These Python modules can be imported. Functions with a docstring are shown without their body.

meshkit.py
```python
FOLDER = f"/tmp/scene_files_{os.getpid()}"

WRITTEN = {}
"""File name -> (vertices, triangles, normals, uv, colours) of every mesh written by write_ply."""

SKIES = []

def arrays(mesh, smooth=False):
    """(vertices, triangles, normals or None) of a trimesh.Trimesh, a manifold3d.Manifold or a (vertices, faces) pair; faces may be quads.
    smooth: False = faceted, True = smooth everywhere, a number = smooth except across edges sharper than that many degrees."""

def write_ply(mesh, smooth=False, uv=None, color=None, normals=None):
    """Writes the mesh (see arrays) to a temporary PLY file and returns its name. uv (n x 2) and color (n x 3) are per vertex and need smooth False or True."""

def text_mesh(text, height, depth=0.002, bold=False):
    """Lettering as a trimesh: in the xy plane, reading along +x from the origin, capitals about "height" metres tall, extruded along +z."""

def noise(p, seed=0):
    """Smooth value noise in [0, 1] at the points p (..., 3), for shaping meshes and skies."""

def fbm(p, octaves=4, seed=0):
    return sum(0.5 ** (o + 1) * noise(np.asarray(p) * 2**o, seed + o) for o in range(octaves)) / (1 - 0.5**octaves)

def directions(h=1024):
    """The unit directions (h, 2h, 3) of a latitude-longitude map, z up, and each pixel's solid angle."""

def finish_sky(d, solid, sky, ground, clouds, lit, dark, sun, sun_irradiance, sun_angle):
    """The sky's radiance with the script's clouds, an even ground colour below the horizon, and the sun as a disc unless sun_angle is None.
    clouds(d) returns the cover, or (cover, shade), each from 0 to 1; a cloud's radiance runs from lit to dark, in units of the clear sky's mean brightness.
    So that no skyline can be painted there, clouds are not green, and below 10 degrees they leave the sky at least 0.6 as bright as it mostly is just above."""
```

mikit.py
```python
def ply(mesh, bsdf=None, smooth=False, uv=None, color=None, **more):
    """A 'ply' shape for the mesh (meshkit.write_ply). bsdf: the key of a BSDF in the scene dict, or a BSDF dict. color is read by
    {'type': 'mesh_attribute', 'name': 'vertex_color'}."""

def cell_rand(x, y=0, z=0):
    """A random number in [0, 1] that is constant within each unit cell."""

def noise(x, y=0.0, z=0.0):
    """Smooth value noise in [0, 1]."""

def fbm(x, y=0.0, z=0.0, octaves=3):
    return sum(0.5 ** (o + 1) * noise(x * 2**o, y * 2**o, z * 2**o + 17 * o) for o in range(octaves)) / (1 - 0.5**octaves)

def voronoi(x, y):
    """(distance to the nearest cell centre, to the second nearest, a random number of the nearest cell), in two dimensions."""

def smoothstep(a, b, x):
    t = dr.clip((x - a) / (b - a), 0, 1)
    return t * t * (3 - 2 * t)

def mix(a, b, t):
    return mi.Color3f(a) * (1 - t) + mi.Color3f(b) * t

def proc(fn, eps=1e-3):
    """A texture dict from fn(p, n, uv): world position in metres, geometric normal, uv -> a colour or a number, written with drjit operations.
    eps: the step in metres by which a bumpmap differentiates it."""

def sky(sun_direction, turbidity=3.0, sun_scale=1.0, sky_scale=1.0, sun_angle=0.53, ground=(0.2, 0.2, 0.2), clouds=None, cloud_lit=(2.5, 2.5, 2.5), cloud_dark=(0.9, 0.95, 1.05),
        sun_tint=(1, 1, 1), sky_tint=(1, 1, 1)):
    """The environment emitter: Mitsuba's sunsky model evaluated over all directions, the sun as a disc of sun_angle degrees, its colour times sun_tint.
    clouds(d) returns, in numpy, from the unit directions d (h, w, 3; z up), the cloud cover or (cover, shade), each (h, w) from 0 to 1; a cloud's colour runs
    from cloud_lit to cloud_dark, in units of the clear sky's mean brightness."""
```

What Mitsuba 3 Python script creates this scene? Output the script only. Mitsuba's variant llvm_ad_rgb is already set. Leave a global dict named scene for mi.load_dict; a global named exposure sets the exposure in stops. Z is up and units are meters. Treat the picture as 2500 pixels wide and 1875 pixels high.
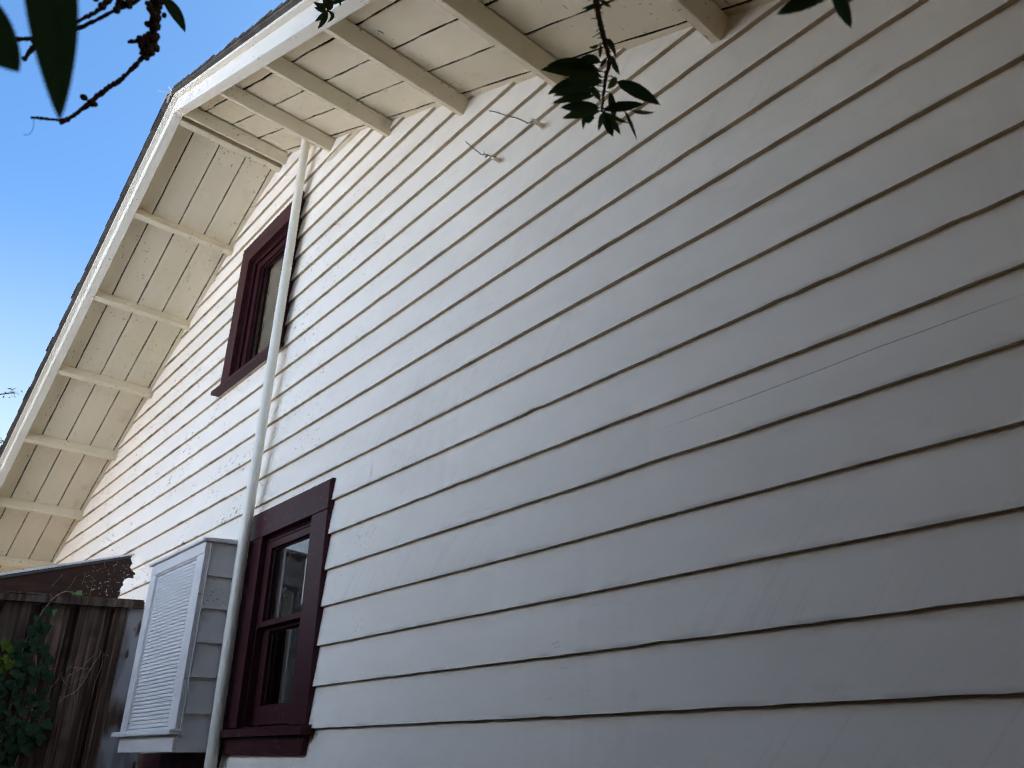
import math, random
import numpy as np
import trimesh
import drjit as dr
import mitsuba as mi
import manifold3d as m3
from shapely.geometry import Polygon, box as sbox
import mikit, meshkit
from mikit import noise, fbm, smoothstep, mix, cell_rand, proc, ply

T = mi.ScalarTransform4f
scene, labels = {}, {}
rng = np.random.default_rng(7)
random.seed(7)

# ------------------------------------------------------------------ camera, sky, exposure
CAM = np.array([0.0, -1.572, 1.5])
FWD = np.array([-0.674, 0.598, 0.434])
UP = np.array([0.327, -0.284, 0.901])
scene['camera'] = {'type': 'thinlens', 'fov': 67.54, 'aperture_radius': 0.0011, 'focus_distance': 3.6,
                   'near_clip': 0.02, 'far_clip': 2000.0,
                   'to_world': T().look_at(origin=CAM.tolist(), target=(CAM + FWD).tolist(), up=UP.tolist())}
_az, _el = math.radians(96), math.radians(46)      # the sun stands behind the house


def haze_cover(d):
    # thin high haze, denser towards the horizon all round
    el = np.arcsin(np.clip(d[..., 2], -1, 1))
    t = np.clip((0.62 - el) / 0.55, 0, 1)
    w = 0.5 + 0.5 * np.sin(d[..., 0] * 5 + 2.0 * np.sin(d[..., 1] * 4 + d[..., 2] * 9))
    return 0.95 * t * t * (3 - 2 * t) * (0.88 + 0.12 * w)


SUN = [math.cos(_el) * math.cos(_az), math.cos(_el) * math.sin(_az), math.sin(_el)]
scene['sky'] = mikit.sky(SUN, turbidity=5.0, sun_scale=1.3, ground=(0.12, 0.11, 0.10), sky_scale=0.35, sky_tint=(0.63, 1.0, 1.3),
                         clouds=haze_cover, cloud_lit=(1.4, 1.62, 1.66), cloud_dark=(1.2, 1.4, 1.5))
exposure = 4.15

# ------------------------------------------------------------------ materials
def mat(name, color, rough=0.5, spec=0.4, bump=None, bscale=1.0, eps=1e-3, **kw):
    b = {'type': 'principled', 'base_color': color if isinstance(color, dict) else {'type': 'rgb', 'value': list(color)},
         'roughness': rough, 'specular': spec, **kw}
    if bump is not None:
        b = {'type': 'bumpmap', 'arbitrary': proc(bump, eps=eps), 'scale': bscale, 'bsdf': b}
    scene[name] = {'type': 'twosided', 'bsdf': b}
    return name

E_, ZL = 0.152, 1.5881            # board exposure, a board's lower edge


def siding_color(p, n, uv):
    k = dr.floor((p.z - ZL) / E_)
    tone = 0.965 + 0.05 * cell_rand(k, 3, dr.floor(p.x * 0.4 + k * 0.37))
    mott = 0.95 + 0.08 * fbm(p.x * 2.5, p.z * 6.0, p.y * 3, 3)
    c = mix((0.775, 0.737, 0.648), (0.80, 0.768, 0.685), fbm(p.x * 1.1, p.z * 1.3, 2.0, 2)) * (tone * mott)
    # grime gathered along the lower edge of each board, heavier at the far left
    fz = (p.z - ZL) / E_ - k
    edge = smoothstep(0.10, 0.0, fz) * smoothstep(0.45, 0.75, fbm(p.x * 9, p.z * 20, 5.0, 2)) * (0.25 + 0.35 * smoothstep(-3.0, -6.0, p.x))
    speck = smoothstep(0.84, 0.90, noise(p.x * 62, p.z * 110, 9)) * smoothstep(0.50, 0.68, noise(p.x * 5, p.z * 7, 4)) * smoothstep(-1.8, -4.6, p.x) * 0.75
    side_dark = smoothstep(0.085, 0.0, dr.abs(p.x + 3.705) + 0.03 * fbm(p.x * 20, p.z * 14, 1.0, 2) - 0.012) * smoothstep(3.50, 3.64, p.z) * smoothstep(4.95, 4.6, p.z) * smoothstep(-3.80, -3.73, p.x)  # darker band along the upper window's right edge, fading outward
    dark = dr.clip(edge + speck + 0.9 * side_dark, 0, 0.95)
    crack = smoothstep(0.0017, 0.0008, dr.abs(p.z - (2.2845 + 0.006 * noise(p.x * 7, 0.5, 0) + 0.012 * (p.x + 0.6)))) * smoothstep(-1.25, -0.9, p.x) * smoothstep(-0.2, -0.45, p.x)
    r = cell_rand(k, dr.floor(p.x * 0.55 + k * 0.31), 2)
    z = p.z - ZL - k * E_
    u = p.x - (0.55 + 0.7 * r) * z + (r - 0.5) * 2.2 * z * z
    saw = smoothstep(0.66, 0.82, noise(u * (130 + 140 * r), k * 3.7, z * 3)) * smoothstep(0.40, 0.75, noise(p.x * 1.3 + k * 5.1, k * 2.3, 3))
    c = c * (1 - 0.05 * saw)
    # shade under each board, painted as dull tan on its lower edge
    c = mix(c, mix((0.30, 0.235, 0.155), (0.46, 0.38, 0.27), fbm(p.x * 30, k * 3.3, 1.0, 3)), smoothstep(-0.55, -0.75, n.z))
    scrape = smoothstep(0.78, 0.86, noise(p.x * 26 - p.z * 9, p.z * 90, 2)) * smoothstep(0.66, 0.78, noise(p.x * 2.1, p.z * 3.7, 8)) * 0.05
    streak = smoothstep(0.5, 0.9, noise(p.x * 45, p.z * 1.2, 3)) * smoothstep(0.45, 0.8, noise(p.x * 1.4, p.z * 1.1, 5)) * 0.025
    dark = dr.clip(dark + scrape + streak, 0, 0.95)
    for dx, dz, sx, sz in ((-1.58, 1.773, 0.010, 0.004), (-1.572, 1.762, 0.012, 0.002), (-1.559, 1.707, 0.014, 0.0022), (-1.61, 1.632, 0.006, 0.002)):
        q = dr.square((p.x - dx - (p.z - dz)) / sx) + dr.square((p.z - dz) / sz)
        dark = dr.maximum(dark, 0.55 * smoothstep(1.3, 0.7, q) * smoothstep(0.3, 0.8, q))
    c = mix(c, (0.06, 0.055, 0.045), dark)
    return mix(c, (0.12, 0.11, 0.1), crack * 0.55)


def siding_bump(p, n, uv):
    k = dr.floor((p.z - ZL) / E_)
    r = cell_rand(k, dr.floor(p.x * 0.55 + k * 0.31), 2)
    # slanting marks of the saw under the paint, stronger on some boards
    z = p.z - ZL - k * E_
    a = 0.55 + 0.7 * r
    u = p.x - a * z + (r - 0.5) * 2.2 * z * z
    mask = smoothstep(0.40, 0.75, noise(p.x * 1.3 + k * 5.1, k * 2.3, 3))
    saw = smoothstep(0.66, 0.82, noise(u * (130 + 140 * r), k * 3.7, z * 3)) * mask
    brush = fbm(p.x * 60, p.z * 60, p.y * 60, 2)
    return -0.00035 * saw + 0.00045 * brush


def soffit_color(p, n, uv):
    b = dr.floor((p.y + 0.04) / 0.1835)
    c = mix((0.62, 0.545, 0.40), (0.68, 0.605, 0.455), fbm(p.x * 3, p.y * 3, p.z * 3, 3)) * (0.95 + 0.08 * cell_rand(b, dr.floor(p.x * 0.5), 1))
    speck = smoothstep(0.84, 0.90, noise(p.x * 75, p.y * 75, p.z * 75)) * smoothstep(0.44, 0.66, noise(p.x * 4.1, p.y * 5, p.z * 4)) * 0.7
    grime = smoothstep(0.55, 0.85, fbm(p.x * 6, p.y * 10, p.z * 6, 3)) * smoothstep(-0.30, 0.0, p.y) * 0.28
    damp = smoothstep(0.45, 0.75, fbm(p.x * 2.1, p.y * 4, 7.0, 3)) * 0.20
    return mix(mix(c, (0.46, 0.43, 0.24), damp), (0.07, 0.06, 0.04), dr.clip(speck + grime, 0, 0.9))


def trim_color(p, n, uv):
    c = mix((0.76, 0.74, 0.67), (0.81, 0.79, 0.73), fbm(p.x * 4, p.y * 4, p.z * 4, 3))
    scuff = smoothstep(0.86, 0.92, noise(p.x * 55, p.y * 120, p.z * 75)) * smoothstep(0.5, 0.65, noise(p.x * 3.3, p.y * 6, p.z * 3.1)) * 0.7
    return mix(c, (0.16, 0.15, 0.13), scuff)


def barge_color(p, n, uv):
    return trim_color(p, n, uv) * mi.Color3f(0.86, 0.84, 0.80)


def box_color(p, n, uv):
    c = mix((0.54, 0.535, 0.525), (0.61, 0.605, 0.595), fbm(p.x * 5, p.y * 5, p.z * 5, 3))
    scuff = smoothstep(0.80, 0.88, noise(p.x * 75, p.y * 90, p.z * 120)) * smoothstep(0.52, 0.66, noise(p.x * 8, p.y * 6, p.z * 5)) * 0.75
    return mix(c, (0.10, 0.11, 0.12), scuff)


def rough_bump(p, n, uv):
    return 0.0006 * fbm(p.x * 55, p.y * 55, p.z * 55, 3)


def maroon_color(p, n, uv):
    c = mix((0.038, 0.011, 0.014), (0.050, 0.014, 0.019), fbm(p.x * 6, p.y * 9, p.z * 6, 3))
    chip = smoothstep(0.83, 0.88, noise(p.x * 90, p.y * 90, p.z * 40)) * 0.35
    return mix(c, (0.10, 0.07, 0.07), chip)


def shingle_color(p, n, uv):
    return mix((0.055, 0.052, 0.05), (0.12, 0.11, 0.10), fbm(p.x * 30, p.y * 30, p.z * 30, 3)) * (0.75 + 0.5 * cell_rand(dr.floor(p.x / 0.13), dr.floor(p.y * 4), 1))


def fence_color(p, n, uv):
    b = dr.floor(p.y / 0.092)
    g = fbm(p.y * 90, p.z * 2.5, b * 7.3 + p.x, 3)
    c = mix((0.055, 0.030, 0.020), (0.17, 0.115, 0.085), smoothstep(0.35, 0.75, g))
    c = mix(c, (0.20, 0.185, 0.165), 0.32 * smoothstep(0.45, 0.75, fbm(p.y * 40, p.z * 1.6, b * 3.1, 2)) * smoothstep(1.9, 2.25, p.z))
    return mix(c, (0.03, 0.02, 0.016), 0.6 * smoothstep(0.55, 0.72, fbm(p.y * 8, p.z * 5, b, 3)))


def fence_bump(p, n, uv):
    return 0.0022 * fbm(p.y * 130, p.z * 4, p.x * 20, 2)


def post_color(p, n, uv):
    w = fbm(p.y * 22, p.z * 7, p.x * 10, 3)
    hole = smoothstep(1.70, 1.84, p.z + 0.10 * (w - 0.5)) + smoothstep(1.66, 1.58, p.z + 0.10 * (w - 0.5))
    paint = dr.clip(hole, 0, 1) * smoothstep(0.30, 0.42, w + 0.1)
    wood = mix((0.07, 0.04, 0.03), (0.12, 0.07, 0.05), noise(p.y * 60, p.z * 4, 1))
    return mix(wood, (0.36, 0.36, 0.37), paint * (0.55 + 0.45 * smoothstep(0.3, 0.6, noise(p.y * 45, p.z * 3, 7))))


def ply_color(p, n, uv):
    c = mix((0.034, 0.016, 0.011), (0.062, 0.029, 0.019), fbm(p.y * 12, p.z * 60, 1.0, 3))
    sp = smoothstep(0.84, 0.89, noise(p.y * 120, p.z * 170, 2)) * smoothstep(-0.58, -0.40, p.y) * smoothstep(0.35, 0.55, noise(p.y * 9, p.z * 12, 6))
    return mix(c, (0.55, 0.52, 0.47), sp * 0.9)


def dirt_color(p, n, uv):
    dark_ground = smoothstep(-2.2, -1.2, p.x + 0.5 * fbm(p.x * 1.5, p.y * 1.5, 3, 2)) * smoothstep(1.6, 1.0, p.x)  # unseen alley ground darkened so it bounces less onto the wall
    return mix(mix((0.10, 0.074, 0.046), (0.155, 0.118, 0.074), fbm(p.x * 2, p.y * 2, 0, 4)), mix((0.025, 0.018, 0.012), (0.06, 0.045, 0.03), noise(p.x * 25, p.y * 25, 0)), dark_ground)


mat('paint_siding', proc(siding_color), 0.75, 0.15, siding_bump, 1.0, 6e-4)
mat('paint_soffit', proc(soffit_color), 0.6, 0.3, rough_bump, 1.0, 8e-4)
mat('paint_trim', proc(trim_color), 0.5, 0.4, rough_bump, 0.7, 8e-4)
mat('paint_barge', proc(barge_color), 0.5, 0.35, rough_bump, 0.7, 8e-4)
mat('paint_moulding', proc(barge_color), 0.7, 0.2)
mat('paint_box', proc(box_color), 0.6, 0.3, rough_bump, 0.7, 8e-4)
mat('paint_pipe', (0.72, 0.70, 0.62), 0.35, 0.5, rough_bump, 0.5, 8e-4)
mat('paint_maroon', proc(maroon_color), 0.42, 0.12, rough_bump, 0.6, 8e-4)
mat('dark_gap', (0.008, 0.007, 0.006), 0.9, 0.1)
mat('roof_felt', (0.09, 0.088, 0.085), 0.9, 0.2)
mat('shingle', proc(shingle_color), 0.9, 0.2, rough_bump, 2.0)
mat('fence_wood', proc(fence_color), 0.8, 0.2, fence_bump, 1.0, 8e-4)
mat('post_wood', proc(post_color), 0.6, 0.3, fence_bump, 0.6, 8e-4)
mat('old_plywood', proc(ply_color), 0.7, 0.25, fence_bump, 0.6, 8e-4)
mat('white_metal', (0.75, 0.76, 0.76), 0.4, 0.5)
mat('iron', (0.10, 0.085, 0.06), 0.6, 0.5)
mat('porcelain', (0.60, 0.55, 0.44), 0.4, 0.5)
mat('bark', (0.055, 0.035, 0.026), 0.85, 0.2, rough_bump, 3.0)
mat('capsule', (0.06, 0.045, 0.035), 0.8, 0.2)
mat('ground_dirt', proc(dirt_color), 0.9, 0.1)
mat('room_wall', (0.03, 0.03, 0.03), 0.9, 0.1)
mat('yellow_patch', (0.50, 0.40, 0.10), 0.9, 0.1)
mat('blind', (0.05, 0.05, 0.05), 0.9, 0.1)
mat('blocker_dark', (0.034, 0.022, 0.012), 0.9, 0.1)  # near black, so the added blocker sends little light back
mat('bounce_pale', (0.46, 0.61, 0.93), 0.9, 0.2)  # pale blue, so the added house bounces cool light onto the siding
mat('light_screen', (0.05, 0.04, 0.03), 0.9, 0.1)
mat('blocker_trim', (0.06, 0.05, 0.04), 0.7, 0.3)
mat('dry_stem', (0.22, 0.17, 0.12), 0.8, 0.2)
mat('litter', (0.45, 0.42, 0.36), 0.8, 0.2)
for nm, refl, tr in (('leaf_green', (0.036, 0.068, 0.025), 0.35), ('ivy_dark', (0.030, 0.055, 0.028), 0.2), ('ivy_young', (0.12, 0.19, 0.03), 0.5),
                     ('ivy_light', (0.13, 0.24, 0.09), 0.5), ('far_leaf', (0.06, 0.08, 0.04), 0.4)):
    scene[nm] = {'type': 'principledthin', 'base_color': {'type': 'rgb', 'value': list(refl)}, 'roughness': 0.38, 'diff_trans': tr, 'spec_trans': 0.0, 'eta': 1.45}
scene['glass'] = {'type': 'thindielectric', 'int_ior': 1.52}

# ------------------------------------------------------------------ helpers
def key_of(name, parent=None):
    k = f'{parent}__{name}' if parent else name
    if k not in USED:
        USED.add(k)
        return k
    i = 1
    while f'{k}_{i:03d}' in USED:
        i += 1
    USED.add(f'{k}_{i:03d}')
    return f'{k}_{i:03d}'


USED = set()


def put(name, mesh, bsdf, parent=None, smooth=False, label=None, cat=None, group=None, kind=None):
    k = key_of(name, parent)
    scene[k] = ply(mesh, bsdf, smooth=smooth)
    tag(k, label, cat, group, kind)
    return k


def tag(k, label=None, cat=None, group=None, kind=None):
    d = {a: b for a, b in (('label', label), ('category', cat), ('group', group), ('kind', kind)) if b}
    if d:
        labels[k] = d


def thing(name, label, cat, group=None):
    k = key_of(name)
    tag(k, label, cat, group)
    return k


def bx(x0, x1, y0, y1, z0, z1, bev=0.002):
    x0, x1 = min(x0, x1), max(x0, x1); y0, y1 = min(y0, y1), max(y0, y1); z0, z1 = min(z0, z1), max(z0, z1)
    b = min(bev, 0.3 * min(x1 - x0, y1 - y0, z1 - z0))
    pts = []
    for x, sx in ((x0, 1), (x1, -1)):
        for y, sy in ((y0, 1), (y1, -1)):
            for z, sz in ((z0, 1), (z1, -1)):
                pts += [(x + sx * b, y + sy * b, z), (x + sx * b, y, z + sz * b), (x, y + sy * b, z + sz * b)]
    return trimesh.convex.convex_hull(np.array(pts))


def hull(pts):
    return trimesh.convex.convex_hull(np.asarray(pts, float))


def cat_mesh(ms):
    return trimesh.util.concatenate([trimesh.Trimesh(*meshkit.arrays(m)[:2], process=False) for m in ms])


def tube(pts, rad, sides=8, cap=True):
    p = np.asarray(pts, float)
    rad = np.broadcast_to(np.asarray(rad, float), (len(p),))
    t = np.gradient(p, axis=0); t /= np.linalg.norm(t, axis=1, keepdims=True) + 1e-12
    a = np.cross(t[0], [0.3, 0.2, 0.93]); a /= np.linalg.norm(a)
    A = []
    for i in range(len(p)):
        a = a - t[i] * (a @ t[i]); a /= np.linalg.norm(a); A.append(a.copy())
    A = np.array(A); B = np.cross(t, A)
    ang = np.arange(sides) * 2 * np.pi / sides
    v = (p[:, None] + rad[:, None, None] * (np.cos(ang)[None, :, None] * A[:, None] + np.sin(ang)[None, :, None] * B[:, None])).reshape(-1, 3)
    f = []
    for i in range(len(p) - 1):
        for j in range(sides):
            a0, a1 = i * sides + j, i * sides + (j + 1) % sides
            f += [(a0, a1, a1 + sides), (a0, a1 + sides, a0 + sides)]
    if cap:
        v = np.vstack([v, p[:1], p[-1:]]); n = len(v)
        L = (len(p) - 1) * sides
        for j in range(sides):
            f += [(n - 2, (j + 1) % sides, j), (n - 1, L + j, L + (j + 1) % sides)]
    return trimesh.Trimesh(v, np.array(f), process=False)


def smooth_path(pts, n=6):
    p = np.asarray(pts, float)
    if len(p) < 3:
        s = np.linspace(0, 1, n + 1)[:, None]
        return p[0] * (1 - s) + p[1] * s
    out = []
    q = np.vstack([2 * p[0] - p[1], p, 2 * p[-1] - p[-2]])
    for i in range(1, len(q) - 2):
        for s in np.linspace(0, 1, n, endpoint=False):
            out.append(0.5 * (2 * q[i] + (q[i + 1] - q[i - 1]) * s + (2 * q[i - 1] - 5 * q[i] + 4 * q[i + 1] - q[i + 2]) * s * s + (-q[i - 1] + 3 * q[i] - 3 * q[i + 1] + q[i + 2]) * s ** 3))
    out.append(p[-1])
    return np.array(out)


def prism_xz(poly, y0, y1):
    """polygon in (x, z) extruded along y"""
    m = trimesh.creation.extrude_polygon(poly, y1 - y0)
    v = np.array(m.vertices)
    w = np.stack([v[:, 0], y1 - v[:, 2], v[:, 1]], 1)
    return trimesh.Trimesh(w, m.faces, process=False)


# ------------------------------------------------------------------ the gable roof frame
XA, ZA, M = -4.158, 5.3005, 0.528
TH = math.atan(M); CO, SI = math.cos(TH), math.sin(TH)
TEND = 6.35                                     # slope length from the ridge to the eave
YB = 9.0                                        # the house runs back to here


def P(side, t, y, h):
    """slope frame: t metres down from the ridge, y, h above the soffit; side +1 right, -1 left"""
    return np.array([XA + side * (t * CO + h * SI), y, ZA - t * SI + h * CO])


def slope_box(side, t0, t1, y0, y1, h0, h1, bev=0.002):
    b = min(bev, 0.3 * min(t1 - t0, y1 - y0, h1 - h0))
    pts = []
    for t, st in ((t0, 1), (t1, -1)):
        for y, sy in ((y0, 1), (y1, -1)):
            for h, sh in ((h0, 1), (h1, -1)):
                pts += [P(side, t + st * b, y + sy * b, h), P(side, t + st * b, y, h + sh * b), P(side, t, y + sy * b, h + sh * b)]
    return hull(pts)


def band(side, h0, h1, y0, y1, t1=TEND, gap=0.0):
    """a strip of the slope from the ridge, cut plumb at the ridge, to the eave"""
    x0 = XA + side * gap
    def at(h, t): q = P(side, t, 0, h); return (q[0], q[2])
    def ridge(h): return (x0, ZA + h / CO - M * gap)
    return prism_xz(Polygon([ridge(h0), at(h0, t1), at(h1, t1), ridge(h1)]), y0, y1)


# ------------------------------------------------------------------ ground
g = trimesh.Trimesh([[-150, -150, 0], [150, -150, 0], [150, 150, 0], [-150, 150, 0]], [[0, 1, 2], [0, 2, 3]], process=False)
put('ground', g, 'ground_dirt', kind='structure', label='bare soil of the side yard between the houses', cat='ground')

# ------------------------------------------------------------------ the house
H = thing('house', 'cream clapboard house with a gabled roof, deep eaves and maroon window frames', 'house')
UPW = (-4.575, -3.715, 3.57, 4.688)     # outer edges of the upper window's casing
LOW = (-3.735, -2.948, 1.50, 2.592)
BOX = (-4.505, -3.746, 1.508, 2.449)
XL, XR = XA - 5.25, XA + 5.25

# wall behind the boards
hole = [sbox(UPW[0] + .12, 3.60, UPW[1] - .12, 4.56), sbox(LOW[0] + .12, 1.60, LOW[1] - .12, 2.48)]
gable = Polygon([(XL, 0.05), (XR, 0.05), (XR, ZA - M * 5.25 + 0.05), (XA, ZA + 0.05), (XL, ZA - M * 5.25 + 0.05)])
core = gable
for h in hole:
    core = core.difference(h)
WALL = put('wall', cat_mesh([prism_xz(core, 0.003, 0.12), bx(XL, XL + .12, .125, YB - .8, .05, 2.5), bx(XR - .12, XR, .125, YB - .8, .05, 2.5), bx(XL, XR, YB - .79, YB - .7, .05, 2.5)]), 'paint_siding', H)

under = Polygon([(XL, 0.1), (XR, 0.1), (XR, ZA - M * 5.25), (XA, ZA), (XL, ZA - M * 5.25)])
cut = [sbox(-4.985, .41, -3.742, 1.507), sbox(UPW[0] + .01, UPW[2] + .01, UPW[1] - .01, UPW[3] - .006), sbox(LOW[0] + .01, LOW[2] + .01, LOW[1] - .012, LOW[3] - .006), sbox(BOX[0] + .02, 0.4, BOX[1] - .02, 1.506), sbox(BOX[0] + .02, 1.505, BOX[1] - .02, BOX[3] - .01)]
joints = {11: [-3.332], 9: [-3.343], 6: [-2.637]}
for k in range(-9, 25):
    zb = ZL + k * E_
    if zb + E_ < 0.12:
        continue
    rows = [XL] + sorted(joints.get(k, []) + [float(x) for x in (rng.uniform(-8.6, -5.4), 99, rng.uniform(0.4, .95))]) + [XR]
    rows = [r for r in rows if XL <= r <= XR]
    for a, b in zip(rows[:-1], rows[1:]):
        if b - a < 0.3:
            continue
        a1, b1 = a + 0.0008, b - 0.0008
        step = 0.05 if a > -7 else 0.2
        xs = np.linspace(a1, b1, max(2, int((b1 - a1) / step)))
        wob = 0.0007 * np.interp(xs, np.linspace(a1, b1, max(2, int((b1 - a1) / .6))), rng.normal(0, 1, max(2, int((b1 - a1) / .6)))) + rng.normal(0, .0005, len(xs))
        wob += np.where(rng.random(len(xs)) < 0.04, rng.uniform(0.001, 0.004, len(xs)), 0)
        poly = Polygon(np.vstack([np.stack([xs, zb + wob], 1), [[b1, zb + E_ + .004], [a1, zb + E_ + .004]]]))
        poly = poly.intersection(under)
        for c in cut:
            poly = poly.difference(c)
        for piece in getattr(poly, 'geoms', [poly]):
            if piece.is_empty or piece.area < 0.002 or piece.geom_type != 'Polygon':
                continue
            m = trimesh.creation.extrude_polygon(piece, 1.0)
            v = np.array(m.vertices)
            s = np.clip((zb + E_ - v[:, 1]) / E_, -0.1, 1.1)
            lift = rng.uniform(-.0008, .0014)
            y = np.where(v[:, 2] > .5, -(0.0006 + (0.0164 + lift) * s), 0.0025)
            w = np.stack([v[:, 0], y, v[:, 1]], 1)
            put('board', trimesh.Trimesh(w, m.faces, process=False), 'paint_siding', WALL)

# a short bead nailed under the soffit
put('bead', tube([(-3.436, -.018, 4.745), (-3.24, -.02, 4.741), (-3.06, -.02, 4.722)], .006, 6), 'paint_soffit', WALL)

# ------------------------------------------------------------------ roof
deck = []
for s in (1, -1):
    deck.append(band(s, 0.0085, 0.034, -0.750, YB))
ROOF = put('roof', cat_mesh(deck), 'dark_gap', H)
ye = [0.016, -0.040, -0.2265, -0.410, -0.5895, -0.720]
for s in (1, -1):
    for i in range(5):
        n = 160
        ts = np.linspace(0.0, TEND - .03, n)
        g0, g1 = (0.0058, 0.0058) if s > 0 else (0.0042, 0.0044)
        def edge(y, side_, amp):
            e = y + amp * np.interp(ts, np.linspace(0, TEND, 60), rng.normal(0, 1, 60)) + rng.normal(0, amp * .35, n)
            return e
        amp = 0.0017 if s > 0 else 0.0006
        top, bot = edge(ye[i] - (g0 if i else 0), 1, amp if i else 0), edge(ye[i + 1] + g1, -1, amp)
        poly = np.vstack([np.stack([ts, top], 1), np.stack([ts[::-1], bot[::-1]], 1)])
        m = trimesh.creation.extrude_polygon(Polygon(poly).buffer(0), 0.006)
        v = np.array(m.vertices)
        w = np.array([P(s, max(a, 0.0), b, c + 0.0004 * i) for a, b, c in v])
        w[:, 0] = np.where(s * (w[:, 0] - XA) < 0.0, XA, w[:, 0])
        f = m.faces if s < 0 else m.faces[:, ::-1]
        mm = trimesh.Trimesh(w, f, process=False)
        put('soffit_board', mm, 'paint_soffit', ROOF)
    # boards over the rest of the house, unseen from the gable
for s in (1, -1):
    put('barge_board', band(s, -0.090, 0.0165, -0.757, -0.7045, TEND, gap=0.0012), 'paint_barge', ROOF)
    put('rake_moulding', band(s, 0.0150, 0.0415, -0.784, -0.7582, TEND, gap=0.0025), 'paint_moulding', ROOF)
    put('fascia', slope_box(s, TEND - .028, TEND + .012, -0.70, YB, -.085, .016), 'paint_trim', ROOF)
tr = [.084, .890, 1.650, 2.388, 3.085, 3.845, 4.60, 5.36, 6.10]
tl = [.075, .830, 1.580, 2.330, 3.090, 3.880, 4.64, 5.40, 6.12]
for t in tr:
    put('lookout', slope_box(1, t - .040, t, -0.7035, 0.006, -.0865 + rng.uniform(-.001, .001), -0.0055, .003), 'paint_soffit', ROOF)
for t in tl:
    put('lookout', slope_box(-1, t, t + .040, -0.7035, 0.006, -.0865 + rng.uniform(-.001, .001), -0.0008, .003), 'paint_soffit', ROOF)
for s in (1, -1):
    nshg = 48
    for i in range(nshg):
        t0 = i * .1335 + .005
        t1 = t0 + .155
        ov = -0.812 + rng.uniform(-.006, .005)
        th = rng.uniform(.010, .014)
        # each course lies on the one below, its lower edge raised
        pts = []
        for y in (ov, YB + .02):
            pts += [P(s, t0, y, .0445), P(s, t1, y, .0445 + .008), P(s, t0, y, .0445 + .006), P(s, t1, y, .0445 + .008 + th)]
        put('shingle', hull(pts), 'shingle', ROOF)
    put('starter_strip', band(s, 0.0345, 0.0440, -0.806, YB, TEND + .02), 'shingle', ROOF)
put('ridge_cap', cat_mesh([slope_box(s, .0, .14, -.806, YB, .066, .076) for s in (1, -1)]), 'shingle', ROOF)

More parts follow.
